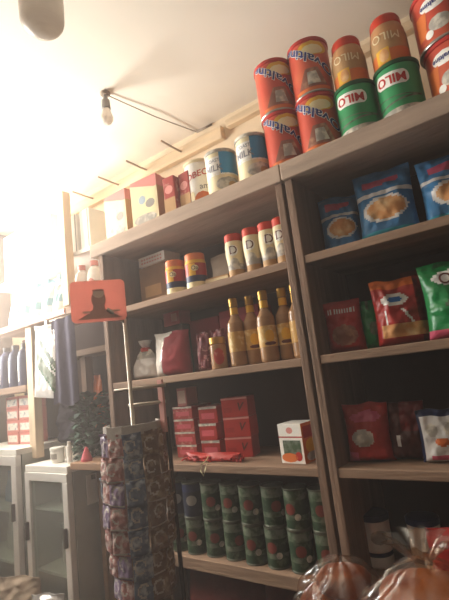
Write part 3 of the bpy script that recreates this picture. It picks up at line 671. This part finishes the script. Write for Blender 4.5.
# header sign: rounded plate with a slot
sg = rk(98.5, 301); sroll = 0
def rounded(w, h, r, n=6):
    out = []
    for (sx, sz, a0) in ((1, 1, 0), (-1, 1, PI / 2), (-1, -1, PI), (1, -1, 3 * PI / 2)):
        for k in range(n + 1): a = a0 + PI / 2 * k / n; out.append((sx * (w / 2 - r) + r * math.cos(a), sz * (h / 2 - r) + r * math.sin(a)))
    return out
m = MB(); W, H = .152, .12; pts = rounded(W, H, .014)
for y in (-.0025, .0025): m.add([(x, y, z) for x, z in pts], [list(range(len(pts))) if y < 0 else list(range(len(pts)))[::-1]], 'sign_red')
n = len(pts); m.add([(x, y, z) for y in (-.0025, .0025) for x, z in pts], [(k, n + k, n + (k + 1) % n, (k + 1) % n) for k in range(n)], 'sign_red')
f1 = on_flat(-.0032); f2 = on_flat(-.0038); f3 = on_flat(-.0044)
m.patch(lambda t: -W * .4 + .03 * t, lambda t: W * .42 - .03 * t, -.052, -.036, 'sign_dark', f1, 5, 5)
m.patch(lambda t: -W * .3, lambda t: -W * .05, -.034, -.028, 'sign_pale', f1, 3, 4); m.patch(lambda t: W * .1, lambda t: W * .38, -.034, -.028, 'sign_pale', f1, 3, 4)
m.oval(0, -.034, .026, .012, 'sign_dark', f2)
m.oval(0, .004, .02, .026, 'sign_dark', f1); m.oval(.001, .022, .016, .014, 'sign_pale', f2); m.patch(lambda t: -.016, lambda t: .016, .028, .033, 'sign_dark', f3, 2, 3)
m.patch(lambda t: -.018 + .006 * t, lambda t: .018 - .006 * t, -.026, -.004, 'sign_dark', f2, 4, 4)
sn = m.build('header_sign', t, rl(sg)); d = (EYE - sg); sn.rotation_euler = (0, .0, face(sg.x, sg.y)); sn['label'] = 'red header sign with rounded corners'
MB().tube([rl((pole.x, pole.y + .004, pa.z - .01)), rl((sg.x + .02, sg.y + .012, pa.z + .03))], .005, 'rack_metal', 8).build('sign_bracket', t)

def sachet_mesh(col, seed):
    return pouch_mb(.051, .066, .011, col, lambda u, v: ('sach_white' if (.08 < v < .13 and seed % 2) or (.5 < ((u - .45 - .1 * (seed % 3 - 1)) / .33) ** 2 + ((v - .5 - .08 * (seed % 2)) / .26) ** 2 < 1 and not (u > .55 and v < .5 + .1 * (seed % 3))) else None), seed, 14, 16, .0035, belly=.5, fin=.08, waist=.03).mesh('sachet')
meshes = {c: [sachet_mesh(c, 60 + 5 * k + i) for i in range(4)] for k, c in enumerate(('sach_red', 'sach_purple', 'sach_blue', 'sach_brown'))}
def strip(label, ang, n, cols, rad, drift, top):
    o = thing('sachet_strip', label, 'sachet strip', (cx + rad * math.sin(ang), cy - rad * math.cos(ang), top), ang, 'hanging sachet strips')
    MB().box((0, .003, .012), (.05, .004, .03), 'sach_white').build('hanging_tab', o)
    for k in range(n):
        z = -(k + 1) * .0585; c = cols[k % len(cols)]
        s = bpy.data.objects.new('sachet', random.choice(meshes[c])); COL.objects.link(s); s.parent = o
        s.location = (drift * k + random.uniform(-.002, .002), random.uniform(-.004, .004) - .012 * math.sin(k * .6), z); s.rotation_euler = (random.uniform(-.06, .06), random.uniform(-.06, .06), random.uniform(-.2, .2))
base_a = face(cx, cy)
strips = [('purple and red sachet strip at the outer left of the rack', -1.15, 8, ('sach_purple', 'sach_red', 'sach_red'), .08, .0005), ('red and purple sachet strip, second from the left of the rack', -.62, 10, ('sach_red', 'sach_red', 'sach_purple'), .088, .0006),
          ('blue grey sachet strip with white swirls at the front of the rack', -.05, 12, ('sach_blue',), .09, .0), ('brown sachet strip right of the blue grey one', .48, 12, ('sach_brown',), .09, -.0003),
          ('brown sachet strip at the outer right of the rack', 1.05, 12, ('sach_brown',), .08, -.0006), ('blue sachet strip on the back left side of the rack', -1.75, 9, ('sach_blue', 'sach_purple'), .075, 0), ('brown sachet strip on the back right side of the rack', 1.7, 11, ('sach_brown',), .075, 0)]
for lab, a, n, cols, rad, dr in strips: strip(lab, base_a + a, n, cols, rad, dr, zr - .012)
lowr = [('lower red brown sachet strip under the front ones, left', -.75, 6, ('sach_red', 'sach_brown'), .05), ('lower brown sachet strip under the front ones, right', .2, 6, ('sach_brown', 'sach_red'), .05)]
for lab, a, n, cols, rad in lowr: strip(lab, base_a + a, n, cols, rad, 0, zr - .5)

# ------------------------------------------------------------------ left wall shelf with bright packs
t = thing('wall_shelf', 'pale wooden wall shelf in the bright far corner holding white packs', 'shelf', (-2.2, 1.4, 0)); 
def wl(lo, hi): return ((lo[0] + 2.2, lo[1] - 1.4, lo[2]), (hi[0] + 2.2, hi[1] - 1.4, hi[2]))
MB().span(*wl((-2.62, 1.27, 2.165), (-1.66, 1.547, 2.185)), 'white_paint').build('shelf_board', t, bevel=.002)
MB().span(*wl((-2.62, 1.25, 1.885), (-1.66, 1.547, 1.92)), 'wood').build('shelf_board', t, bevel=.002)
MB().span(*wl((-2.75, 1.27, 1.545), (-2.285, 1.547, 1.58)), 'wood').build('shelf_board', t, bevel=.002)
MB().span(*wl((-2.275, 1.275, 1.2), (-2.215, 1.32, 1.885)), 'wood_pale').build('post', t, bevel=.003)
MB().span(*wl((-1.835, 1.225, 1.92), (-1.785, 1.268, 2.5)), 'wood_pale').build('post', t, bevel=.003)
MB().span(*wl((-2.2, 1.38, 1.69), (-1.53, 1.52, 1.72)), 'wood').build('side_shelf', t, bevel=.002)
MB().span(*wl((-2.03, 1.44, 1.23), (-1.99, 1.49, 1.69)), 'wood_upright').build('post', t, bevel=.002)
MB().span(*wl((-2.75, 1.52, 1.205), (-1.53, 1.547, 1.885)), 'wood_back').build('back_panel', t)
MB().span(*wl((-2.2, 1.246, 1.89), (-1.86, 1.2495, 1.918)), 'bag_orange').build('edge_tape', t)
def white_pack(W, H, D, seed):
    b = MB().box((0, 0, H / 2), (W, D, H), 'white'); fl = on_flat(-D / 2 - .0008)
    b.patch(lambda t: -W * .3, lambda t: W * .3, H * .55, H * .72, 'white_print', fl, 2, 2); b.patch(lambda t: -W / 2, lambda t: W / 2, H * .03, H * .09, 'teal', fl, 2, 2); return b
T = None
wp = ['white pack on the upper wall shelf, farthest in the corner', 'white pack on the upper wall shelf, second from the corner', 'white pack on the upper wall shelf, third from the corner', 'white pack on the upper wall shelf, just left of the post']
for i in range(4):
    x = -2.46 + .13 * i
    if T is None: T = o = white_pack(.118, .29, .09, 0).build('white_pack', bevel=.003); tag(o, wp[0], 'pack', 'tall white packs by the bright corner')
    else: o = dup(T, (0, 0, 0), None, wp[i])
    o.location = (x, 1.345, 2.185); o.rotation_euler.z = random.uniform(-.06, .06)
T = None
for i, lab in enumerate(('white box right of the shelf post, farther one', 'white box right of the shelf post, nearer one')):
    if T is None: T = o = MB().box((0, 0, .1), (.075, .1, .2), 'white').patch(lambda t: .02, lambda t: .03, .0, .2, 'grey_print', on_flat(-.0506), 2, 2).build('white_box', bevel=.003); tag(o, lab, 'box', 'white boxes right of the post')
    else: o = dup(T, (0, 0, 0), None, lab)
    o.location = (-1.8 + .1 * i, 1.33, 2.185)
def teal_paint(u, v):
    if v > .88: return 'teal_grey'
    if .3 < v < .5 and u > .3: return 'teal_grey'
    if .55 < v < .75 and ell(u, v, .5, .65, .3, .08): return 'grey_print'
names = ['farthest', 'second', 'third', 'fourth', 'fifth']
T = None
for i in range(5):
    lab = 'white and teal packet leaning on the middle wall shelf, %s from the corner' % names[i]
    if T is None: T = o = pouch('white_packet', lab, 'packet', (0, 0, 0), 0, .095, .22, .05, 'bag_white', teal_paint, 71, 'leaning white and teal packets')
    else: o = dup(T, (0, 0, 0), None, lab)
    o.location = (-2.5 + .115 * i, 1.34, 1.921); o.rotation_euler = (-.05, .14, random.uniform(-.1, .2))
T = None
for i, lab in enumerate(('white bottle on the middle wall shelf, left of the pair near the shelving unit', 'white bottle on the middle wall shelf, right of the pair near the shelving unit')):
    if T is None:
        T = thing('white_bottle', lab, 'bottle', group='white bottles near the shelving unit'); MB().lathe([(0, 0), (.034, 0), (.037, .006), (.037, .13), (.03, .16), (.016, .178), (.016, .184)], 'white').oval(0, .08, .022, .035, 'pink', on_cyl(.0376)).build('bottle_body', T); MB().lathe([(.018, .18), (.019, .182), (.019, .206), (0, .208)], 'pink').build('bottle_cap', T); o = T
    else: o = dup(T, (0, 0, 0), None, lab)
    o.location = (-1.8 + .1 * i, 1.32, 1.92); o.rotation_euler.z = .3
T = None
for i in range(4):
    lab = 'dark bottle with painted white highlight on the lower wall shelf, %s from the corner' % names[i]
    if T is None:
        T = thing('dark_bottle', lab, 'bottle', group='dark bottles on the lower wall shelf'); MB().lathe([(0, 0), (.04, 0), (.043, .006), (.043, .17), (.036, .2), (.018, .222), (.018, .23)], 'navy').patch(lambda t: -.012, lambda t: .004, .03, .16, 'white', on_cyl(.0436)).build('bottle_body', T); MB().lathe([(.02, .226), (.021, .228), (.021, .25), (0, .252)], 'black').build('bottle_cap', T); o = T  # white strip is a highlight painted on the dark bottle
    else: o = dup(T, (0, 0, 0), None, lab)
    o.location = (-2.68 + .105 * i, 1.38, 1.58); o.rotation_euler.z = -.2 + .1 * i
# hanging magazine-like packet and dark cloth under the middle shelf
t = thing('hanging_packet', 'white packet with slanted green picture hanging under the wall shelf', 'packet', (-2.045, 1.235, 1.5))
def pic(u, v):
    k = v + .45 * (u - .5)
    if .34 < k < .52: return 'can_pale'
    if .3 < k < .36 or .56 < k < .6: return 'dark_green'
    if .62 < k < .72: return 'can_green'
    if v > .78 and int(v * 40) % 3: return 'mid_grey'
pouch_mb(.19, .36, .02, 'bag_white', pic, 81, 24, 40, .005).build('packet_body', t)
MB().box((0, .004, .368), (.02, .006, .03), 'steel').build('clip', t); t.rotation_euler.y = .1
t = thing('hanging_cloth', 'dark purple grey cloth hanging beside the white packet', 'cloth', (-1.86, 1.23, 1.46))
def drape(m, W, H, col, n=30, folds=4, amp=.018):
    vs = []; fs = []
    for s in (-.0025, .0025):
        for j in range(15):
            for i in range(n + 1):
                u = i / n; v = j / 14; vs.append(((u - .5) * W * (.9 + .1 * (1 - v)), s + amp * math.sin(u * folds * 2 * PI + .6 * v) * (.5 + .5 * (1 - v)), v * H + (.012 * math.sin(u * 7) if j == 0 else 0)))
    k0 = 15 * (n + 1)
    for j in range(14):
        for i in range(n):
            k = j * (n + 1) + i; fs += [(k, k + 1, k + n + 2, k + n + 1), (k0 + k, k0 + k + n + 1, k0 + k + n + 2, k0 + k + 1)]
    return m.add(vs, fs, col, True)
drape(MB(), .2, .41, 'cloth_dark', folds=2, amp=.01).build('cloth_drape', t); MB().tube([(-.1, .0, .41), (.1, 0, .41)], .005, 'wire').build('hanger_rod', t)

# packs on the showcase, far corner
T = None
for i in range(2):
    for k in range(4):
        lab = 'pink and white packet of the %s column by the far wall, %s from the bottom' % (('outer', 'inner')[i], names[k] if k else 'lowest')
        if T is None:
            T = o = MB().box((0, 0, .033), (.12, .1, .066), 'pink').patch(lambda t: -.05, lambda t: .05, .012, .05, 'white_print', on_flat(-.0506), 2, 2).patch(lambda t: -.06, lambda t: .06, .056, .066, 'carton_pink', on_flat(-.0506), 2, 2).build('packet', bevel=.003); tag(o, lab, 'packet', 'columns of pink and white packets')
        else: o = dup(T, (0, 0, 0), None, lab)
        o.location = (-2.55 + .135 * i, 1.38, 1.262 + k * .0665); o.rotation_euler.z = random.uniform(-.08, .08)

# ------------------------------------------------------------------ glass showcases
def showcase(label, x0, x1, y0, y1, top, fr, stuff_):
    ox, oy = (x0 + x1) / 2, y0; W = x1 - x0; D = y1 - y0
    t = thing('glass_showcase', label, 'showcase', (ox, oy, 0))
    MB().span((-W / 2, 0, top - .03), (W / 2, D, top), 'white_paint').build('top_panel', t, bevel=.003)
    MB().span((W / 2 - .012, .03, .1), (W / 2, D, top - .03), 'panel_grey').build('side_panel', t); MB().span((-W / 2, .03, .1), (-W / 2 + .012, D, top - .03), 'panel_grey').build('side_panel', t)
    MB().span((-W / 2, D - .012, .1), (W / 2, D, top - .03), 'white').build('rear_panel', t); MB().span((-W / 2, 0, 0), (W / 2, D, .1), 'white_paint').build('plinth', t)
    d = MB()
    d.span((-W / 2, -.005, top - .03 - fr), (W / 2, .025, top - .031), 'aluminium'); d.span((-W / 2, -.005, .1), (W / 2, .025, .1 + fr), 'aluminium')
    for s in (-1, 1): d.span((min(s * W / 2, s * (W / 2 - fr)), -.005, .1 + fr), (max(s * W / 2, s * (W / 2 - fr)), .025, top - .03 - fr), 'aluminium')
    dr = d.build('door_frame', t, bevel=.003)
    MB().span((-W / 2 + fr, .008, .1 + fr), (W / 2 - fr, .012, top - .03 - fr), 'showcase_glass').build('door_glass', dr)
    for s in (-1, 1): MB().span((s * (W / 2 - fr / 2) - .006, -.02, top - .34), (s * (W / 2 - fr / 2) + .006, -.005, top - .26), 'dark_metal').build('door_handle', dr)
    for z in stuff_: MB().span((-W / 2 + .013, .04, z - .012), (W / 2 - .013, D - .014, z), 'white_paint').build('inner_shelf', t)
    return t
showcase('narrow white framed glass showcase with clear jars inside', -2.195, -1.84, 1.2, 1.53, 1.185, .04, (.98, .7))
showcase('white framed glass showcase at the left edge with blue goods inside', -2.82, -2.255, 1.19, 1.53, 1.262, .05, (.95, .7))
T = None
for i, (x, z, lab) in enumerate(((-2.09, .98, 'clear jar on the upper showcase shelf, left'), (-1.93, .98, 'clear jar on the upper showcase shelf, right'), (-2.1, .7, 'clear jar on the lower showcase shelf, left'), (-1.99, .7, 'clear jar on the lower showcase shelf, middle'), (-1.9, .7, 'clear jar on the lower showcase shelf, right'))):
    H = .13
    if T is None:
        T = o = thing('clear_jar', lab, 'jar', group='clear jars in the showcase'); MB().lathe([(0, 0), (.04, 0), (.043, .005), (.043, .2), (.036, .215)], 'glass_clear').build('jar_glass', o); MB().lathe([(0, .006), (.038, .006), (.038, .12), (0, .13)], 'white').build('jar_filling', o); MB().lathe([(.038, .212), (.04, .214), (.04, .235), (0, .236)], 'white').build('jar_lid', o)
        if z > .9: pass
    else: o = dup(T, (0, 0, 0), None, lab)
    o.location = (x, 1.36, z)
    if z > .9: o.scale = (.9, .9, .75)
pouch('blue_pack', 'bright blue pack inside the left edge showcase', 'pack', (-2.52, 1.34, .951), .1, .2, .17, .1, 'milk_blue', None, 91)
pouch('white_bag', 'white bag inside the left edge showcase below the blue pack', 'bag', (-2.5, 1.34, .701), .1, .24, .22, .1, 'bag_white', None, 92)
# things on the narrow showcase and the ledge beside it
o = MB().lathe([(0, 0), (.03, 0), (.032, .004), (.032, .055), (.03, .058), (.034, .06), (.034, .072), (0, .074)], 'white').patch(lambda t: -.03, lambda t: .03, .02, .045, 'grey_print', on_cyl(.0326)).build('white_tub', None, (-2.02, 1.27, 1.185)); tag(o, 'small white tub standing on the narrow showcase', 'tub')
o = MB().lathe([(0, 0), (.012, 0), (.013, .003), (.013, .075), (.009, .085), (.009, .1), (0, .102)], 'white', 20).build('white_tube', None, (-1.905, 1.26, 1.185)); tag(o, 'thin white tube standing on the narrow showcase', 'tube')
for i, (z, lab) in enumerate(((1.185, 'lower grey tray at the back of the narrow showcase top'), (1.2155, 'upper grey tray at the back of the narrow showcase top'))):
    b = MB().span((-.16, -.08, 0), (.16, .08, .006), 'mid_grey')
    for s in (-1, 1): b.span((-.16, s * .08 - .003, .006), (.16, s * .08 + .003, .03), 'mid_grey'); b.span((s * .16 - .003, -.083, .006), (s * .16 + .003, .083, .03), 'mid_grey')
    tag(b.build('tray', None, (-2.03 + .01 * i, 1.43, z)), lab, 'tray', 'grey trays on the showcase')
t = thing('side_ledge', 'brown wooden ledge between the showcase and the shelving unit', 'ledge', (-1.68, 1.33, 0)); MB().span((-.15, -.12, 1.17), (.14, .2, 1.2), 'counter_wood').build('ledge_top', t, bevel=.003); 
for x in (-.11, .12): MB().span((x - .015, .0, 0), (x + .015, .2, 1.17), 'counter_wood').build('ledge_leg', t)
o = MB().lathe([(0, 0), (.025, 0), (.025, .01), (.006, .058), (0, .062)], 'pink_red', 20).build('pink_cone', None, (-1.76, 1.25, 1.2)); tag(o, 'small pink cone on the wooden ledge', 'cone')
def leafy(label, loc, n, w, h, seed):
    rnd = random.Random(seed); m = MB()
    for k in range(n):
        a = rnd.uniform(0, 2 * PI); el = rnd.uniform(.0, 1); c = Vector((w * rnd.uniform(.1, 1) * math.cos(a), w * .55 * rnd.uniform(.1, 1) * math.sin(a), h * el)); 
        d = Vector((math.cos(a), math.sin(a) * .6, rnd.uniform(-.4, .7))).normalized(); s = d.cross(Vector((0, 0, 1))).normalized(); L = rnd.uniform(.04, .07); wd = L * .34
        up = s.cross(d) * .008
        m.add([c, c + d * L * .5 + s * wd + up, c + d * L, c + d * L * .5 - s * wd + up], [(0, 1, 2, 3)], 'foliage', True)
    st = MB()
    for k in range(5): st.tube([(0, 0, 0), (.03 * math.cos(k * 1.3), .02 * math.sin(k * 1.3), h * .5), (w * .6 * math.cos(k * 1.3), w * .3 * math.sin(k * 1.3), h * .85)], .004, 'dark_green', 6)
    t = thing('leafy_bundle', label, 'greenery', loc); m.build('leaves', t); st.build('stems', t); return t
leafy('dark green leafy bundle at the back of the narrow showcase top', (-1.87, 1.36, 1.185), 420, .1, .3, 3)
o = pouch('dark_bundle', 'dark cloth bundle at the back of the narrow showcase', 'bundle', (-2.1, 1.43, 1.249), .0, .26, .22, .12, 'cloth_black', None, 95, crump=.02); 
o = pouch('carton_pack', 'tall orange brown pack behind the leafy bundle', 'pack', (-1.95, 1.48, 1.185), 0, .07, .4, .04, 'bag_orange', None, 96)
p = at(90, 482, 1.36)
o = MB().box((0, 0, .0), (.004, .075, .13), 'white').box((.003, 0, .05), (.003, .02, .02), 'mid_grey').build('paper_tag', None, (-1.836, 1.33, 1.06)); tag(o, 'white paper tag fixed to the side of the narrow showcase', 'tag')
for i, (px, py, W, H, c, lab) in enumerate(((20, 588, .2, .16, 'sack_beige', 'beige bag low in front of the left showcases'), (48, 592, .14, .13, 'bag_silver', 'shiny silver bag low in front of the narrow showcase'), (85, 596, .16, .12, 'bag_brown', 'brown bag low beside the sachet rack'))):
    p = at(px, py, 1.02); pouch('grocery_bag', lab, 'bag', (p.x, 1.02, .63), .4, W, H, .1, c, None, 97 + i, lean=0, crump=.012)
t = thing('low_bench', 'low wooden bench in front of the showcases holding bags', 'bench', (-1.9, 1.02, 0)); MB().span((-.6, -.12, .6), (.5, .12, .63), 'counter_wood').build('bench_top', t)
for x in (-.55, .45): MB().span((x - .02, -.1, 0), (x + .02, .1, .6), 'counter_wood').build('bench_leg', t)

# ------------------------------------------------------------------ bulbs
def pz(px, py, z):
    d = cam_to_world(Vector((px - 224.5, py - 300, F))); return EYE + d * ((z - EYE.z) / d.z)
p = pz(43, 34, 2.22); t = thing('hanging_lamp', 'large unlit cylindrical lamp hanging close overhead at the upper left', 'lamp', (p.x, p.y, 2.22))
MB().lathe([(0, 0)] + [(.043 * math.sin(a), .034 * (1 - math.cos(a))) for a in [PI / 2 * k / 10 for k in range(1, 11)]] + [(.0435, .06), (.0435, .13), (.036, .15)], 'bulb_glass', 40).build('bulb', t)
MB().lathe([(.036, .148), (.037, .15), (.024, .19), (.016, .2), (.016, .25), (.006, .262)], 'socket', 28).build('socket', t)
MB().tube([(0, 0, .255), (.002, 0, .35), (0, 0, ZC - 2.22)], .0035, 'wire').build('cord', t)
p = pz(105, 93, ZC); t = thing('small_lamp', 'small bare bulb hanging from the ceiling with a wire to the wall', 'lamp', (p.x, p.y, ZC))
MB().lathe([(0, -.012), (.016, -.012), (.02, -.006), (.02, 0)], 'wire', 20).build('ceiling_cup', t)
MB().lathe([(.008, -.012), (.009, -.03), (.016, -.034), (.018, -.07), (.014, -.072)], 'socket', 20).build('socket', t)
MB().lathe([(.013, -.07), (.017, -.085), (.024, -.105), (.024, -.118), (.017, -.132), (0, -.138)], 'bulb_glass', 24).build('bulb', t)
e = at(197, 133, 1.545)
pts = [Vector((0, 0, -.006)), Vector(((e.x - p.x) * .5, (1.545 - p.y) * .5, -.014)), Vector((e.x - p.x, 1.545 - p.y, -.004))]
MB().tube(pts, .0024, 'wire').build('wire', t)
MB().tube([pts[-1], pts[-1] + Vector((.09, -.0, -.002))], .005, 'wire').build('wire_end', t)

# ------------------------------------------------------------------ light: daylight through the doorway on the left
def area(name, loc, target, sx, sy, power, col):
    d = bpy.data.lights.new(name, 'AREA'); d.shape = 'RECTANGLE'; d.size = sx; d.size_y = sy; d.energy = power; d.color = col
    o = bpy.data.objects.new(name, d); COL.objects.link(o); o.location = loc; o.rotation_euler = (Vector(target) - Vector(loc)).to_track_quat('-Z', 'Y').to_euler(); return o
area('window_daylight', (XL - .75, .55, 2.2), (-.9, .7, 2.25), 1.6, 1.1, 125, (1, .95, .87))
area('ground_bounce', (XL - .65, .55, 1.5), (XL + .35, .6, 2.66), 1.6, .7, 290, (1, .945, .865))
hz = bpy.data.materials.new('haze'); hz.use_nodes = True; hz.node_tree.nodes.remove(hz.node_tree.nodes['Principled BSDF'])
vs_ = hz.node_tree.nodes.new('ShaderNodeVolumeScatter'); vs_.inputs['Density'].default_value = .105; vs_.inputs['Anisotropy'].default_value = .35; vs_.inputs['Color'].default_value = (1, .84, .76, 1)
_t = hz.node_tree.nodes.new('ShaderNodeTexCoord'); _s = hz.node_tree.nodes.new('ShaderNodeSeparateXYZ'); _m = hz.node_tree.nodes.new('ShaderNodeMapRange')
for k_, v_ in (('From Min', -2.6), ('From Max', .1), ('To Min', .15), ('To Max', .05)): _m.inputs[k_].default_value = v_
hz.node_tree.links.new(_t.outputs['Object'], _s.inputs[0]); hz.node_tree.links.new(_s.outputs['X'], _m.inputs['Value']); hz.node_tree.links.new(_m.outputs['Result'], vs_.inputs['Density'])
hz.node_tree.links.new(vs_.outputs[0], hz.node_tree.nodes['Material Output'].inputs['Volume']); MATS['haze'] = hz
hb = MB().span((XL + .005, YF + .005, .005), (XR - .005, YB - .003, ZC - .004), 'haze').build('glare_haze'); tag(hb, 'thin haze added in the air of the shop to stand in for lens glare', 'haze', None, 'stuff')  # volume added to imitate lens glare, denser towards the left
wd = bpy.data.worlds.new('sky'); SC.world = wd; wd.use_nodes = True
wd.node_tree.nodes['Background'].inputs['Color'].default_value = (.95, .92, .85, 1); wd.node_tree.nodes['Background'].inputs['Strength'].default_value = 1.5
SC.view_settings.view_transform = 'Standard'; SC.view_settings.look = 'None'; SC.view_settings.gamma = 1; SC.view_settings.exposure = 0.6
SC.cycles.volume_step_rate = 2; SC.cycles.volume_max_steps = 64; SC.cycles.use_denoising = True; SC.cycles.max_bounces = 8; SC.cycles.transparent_max_bounces = 12
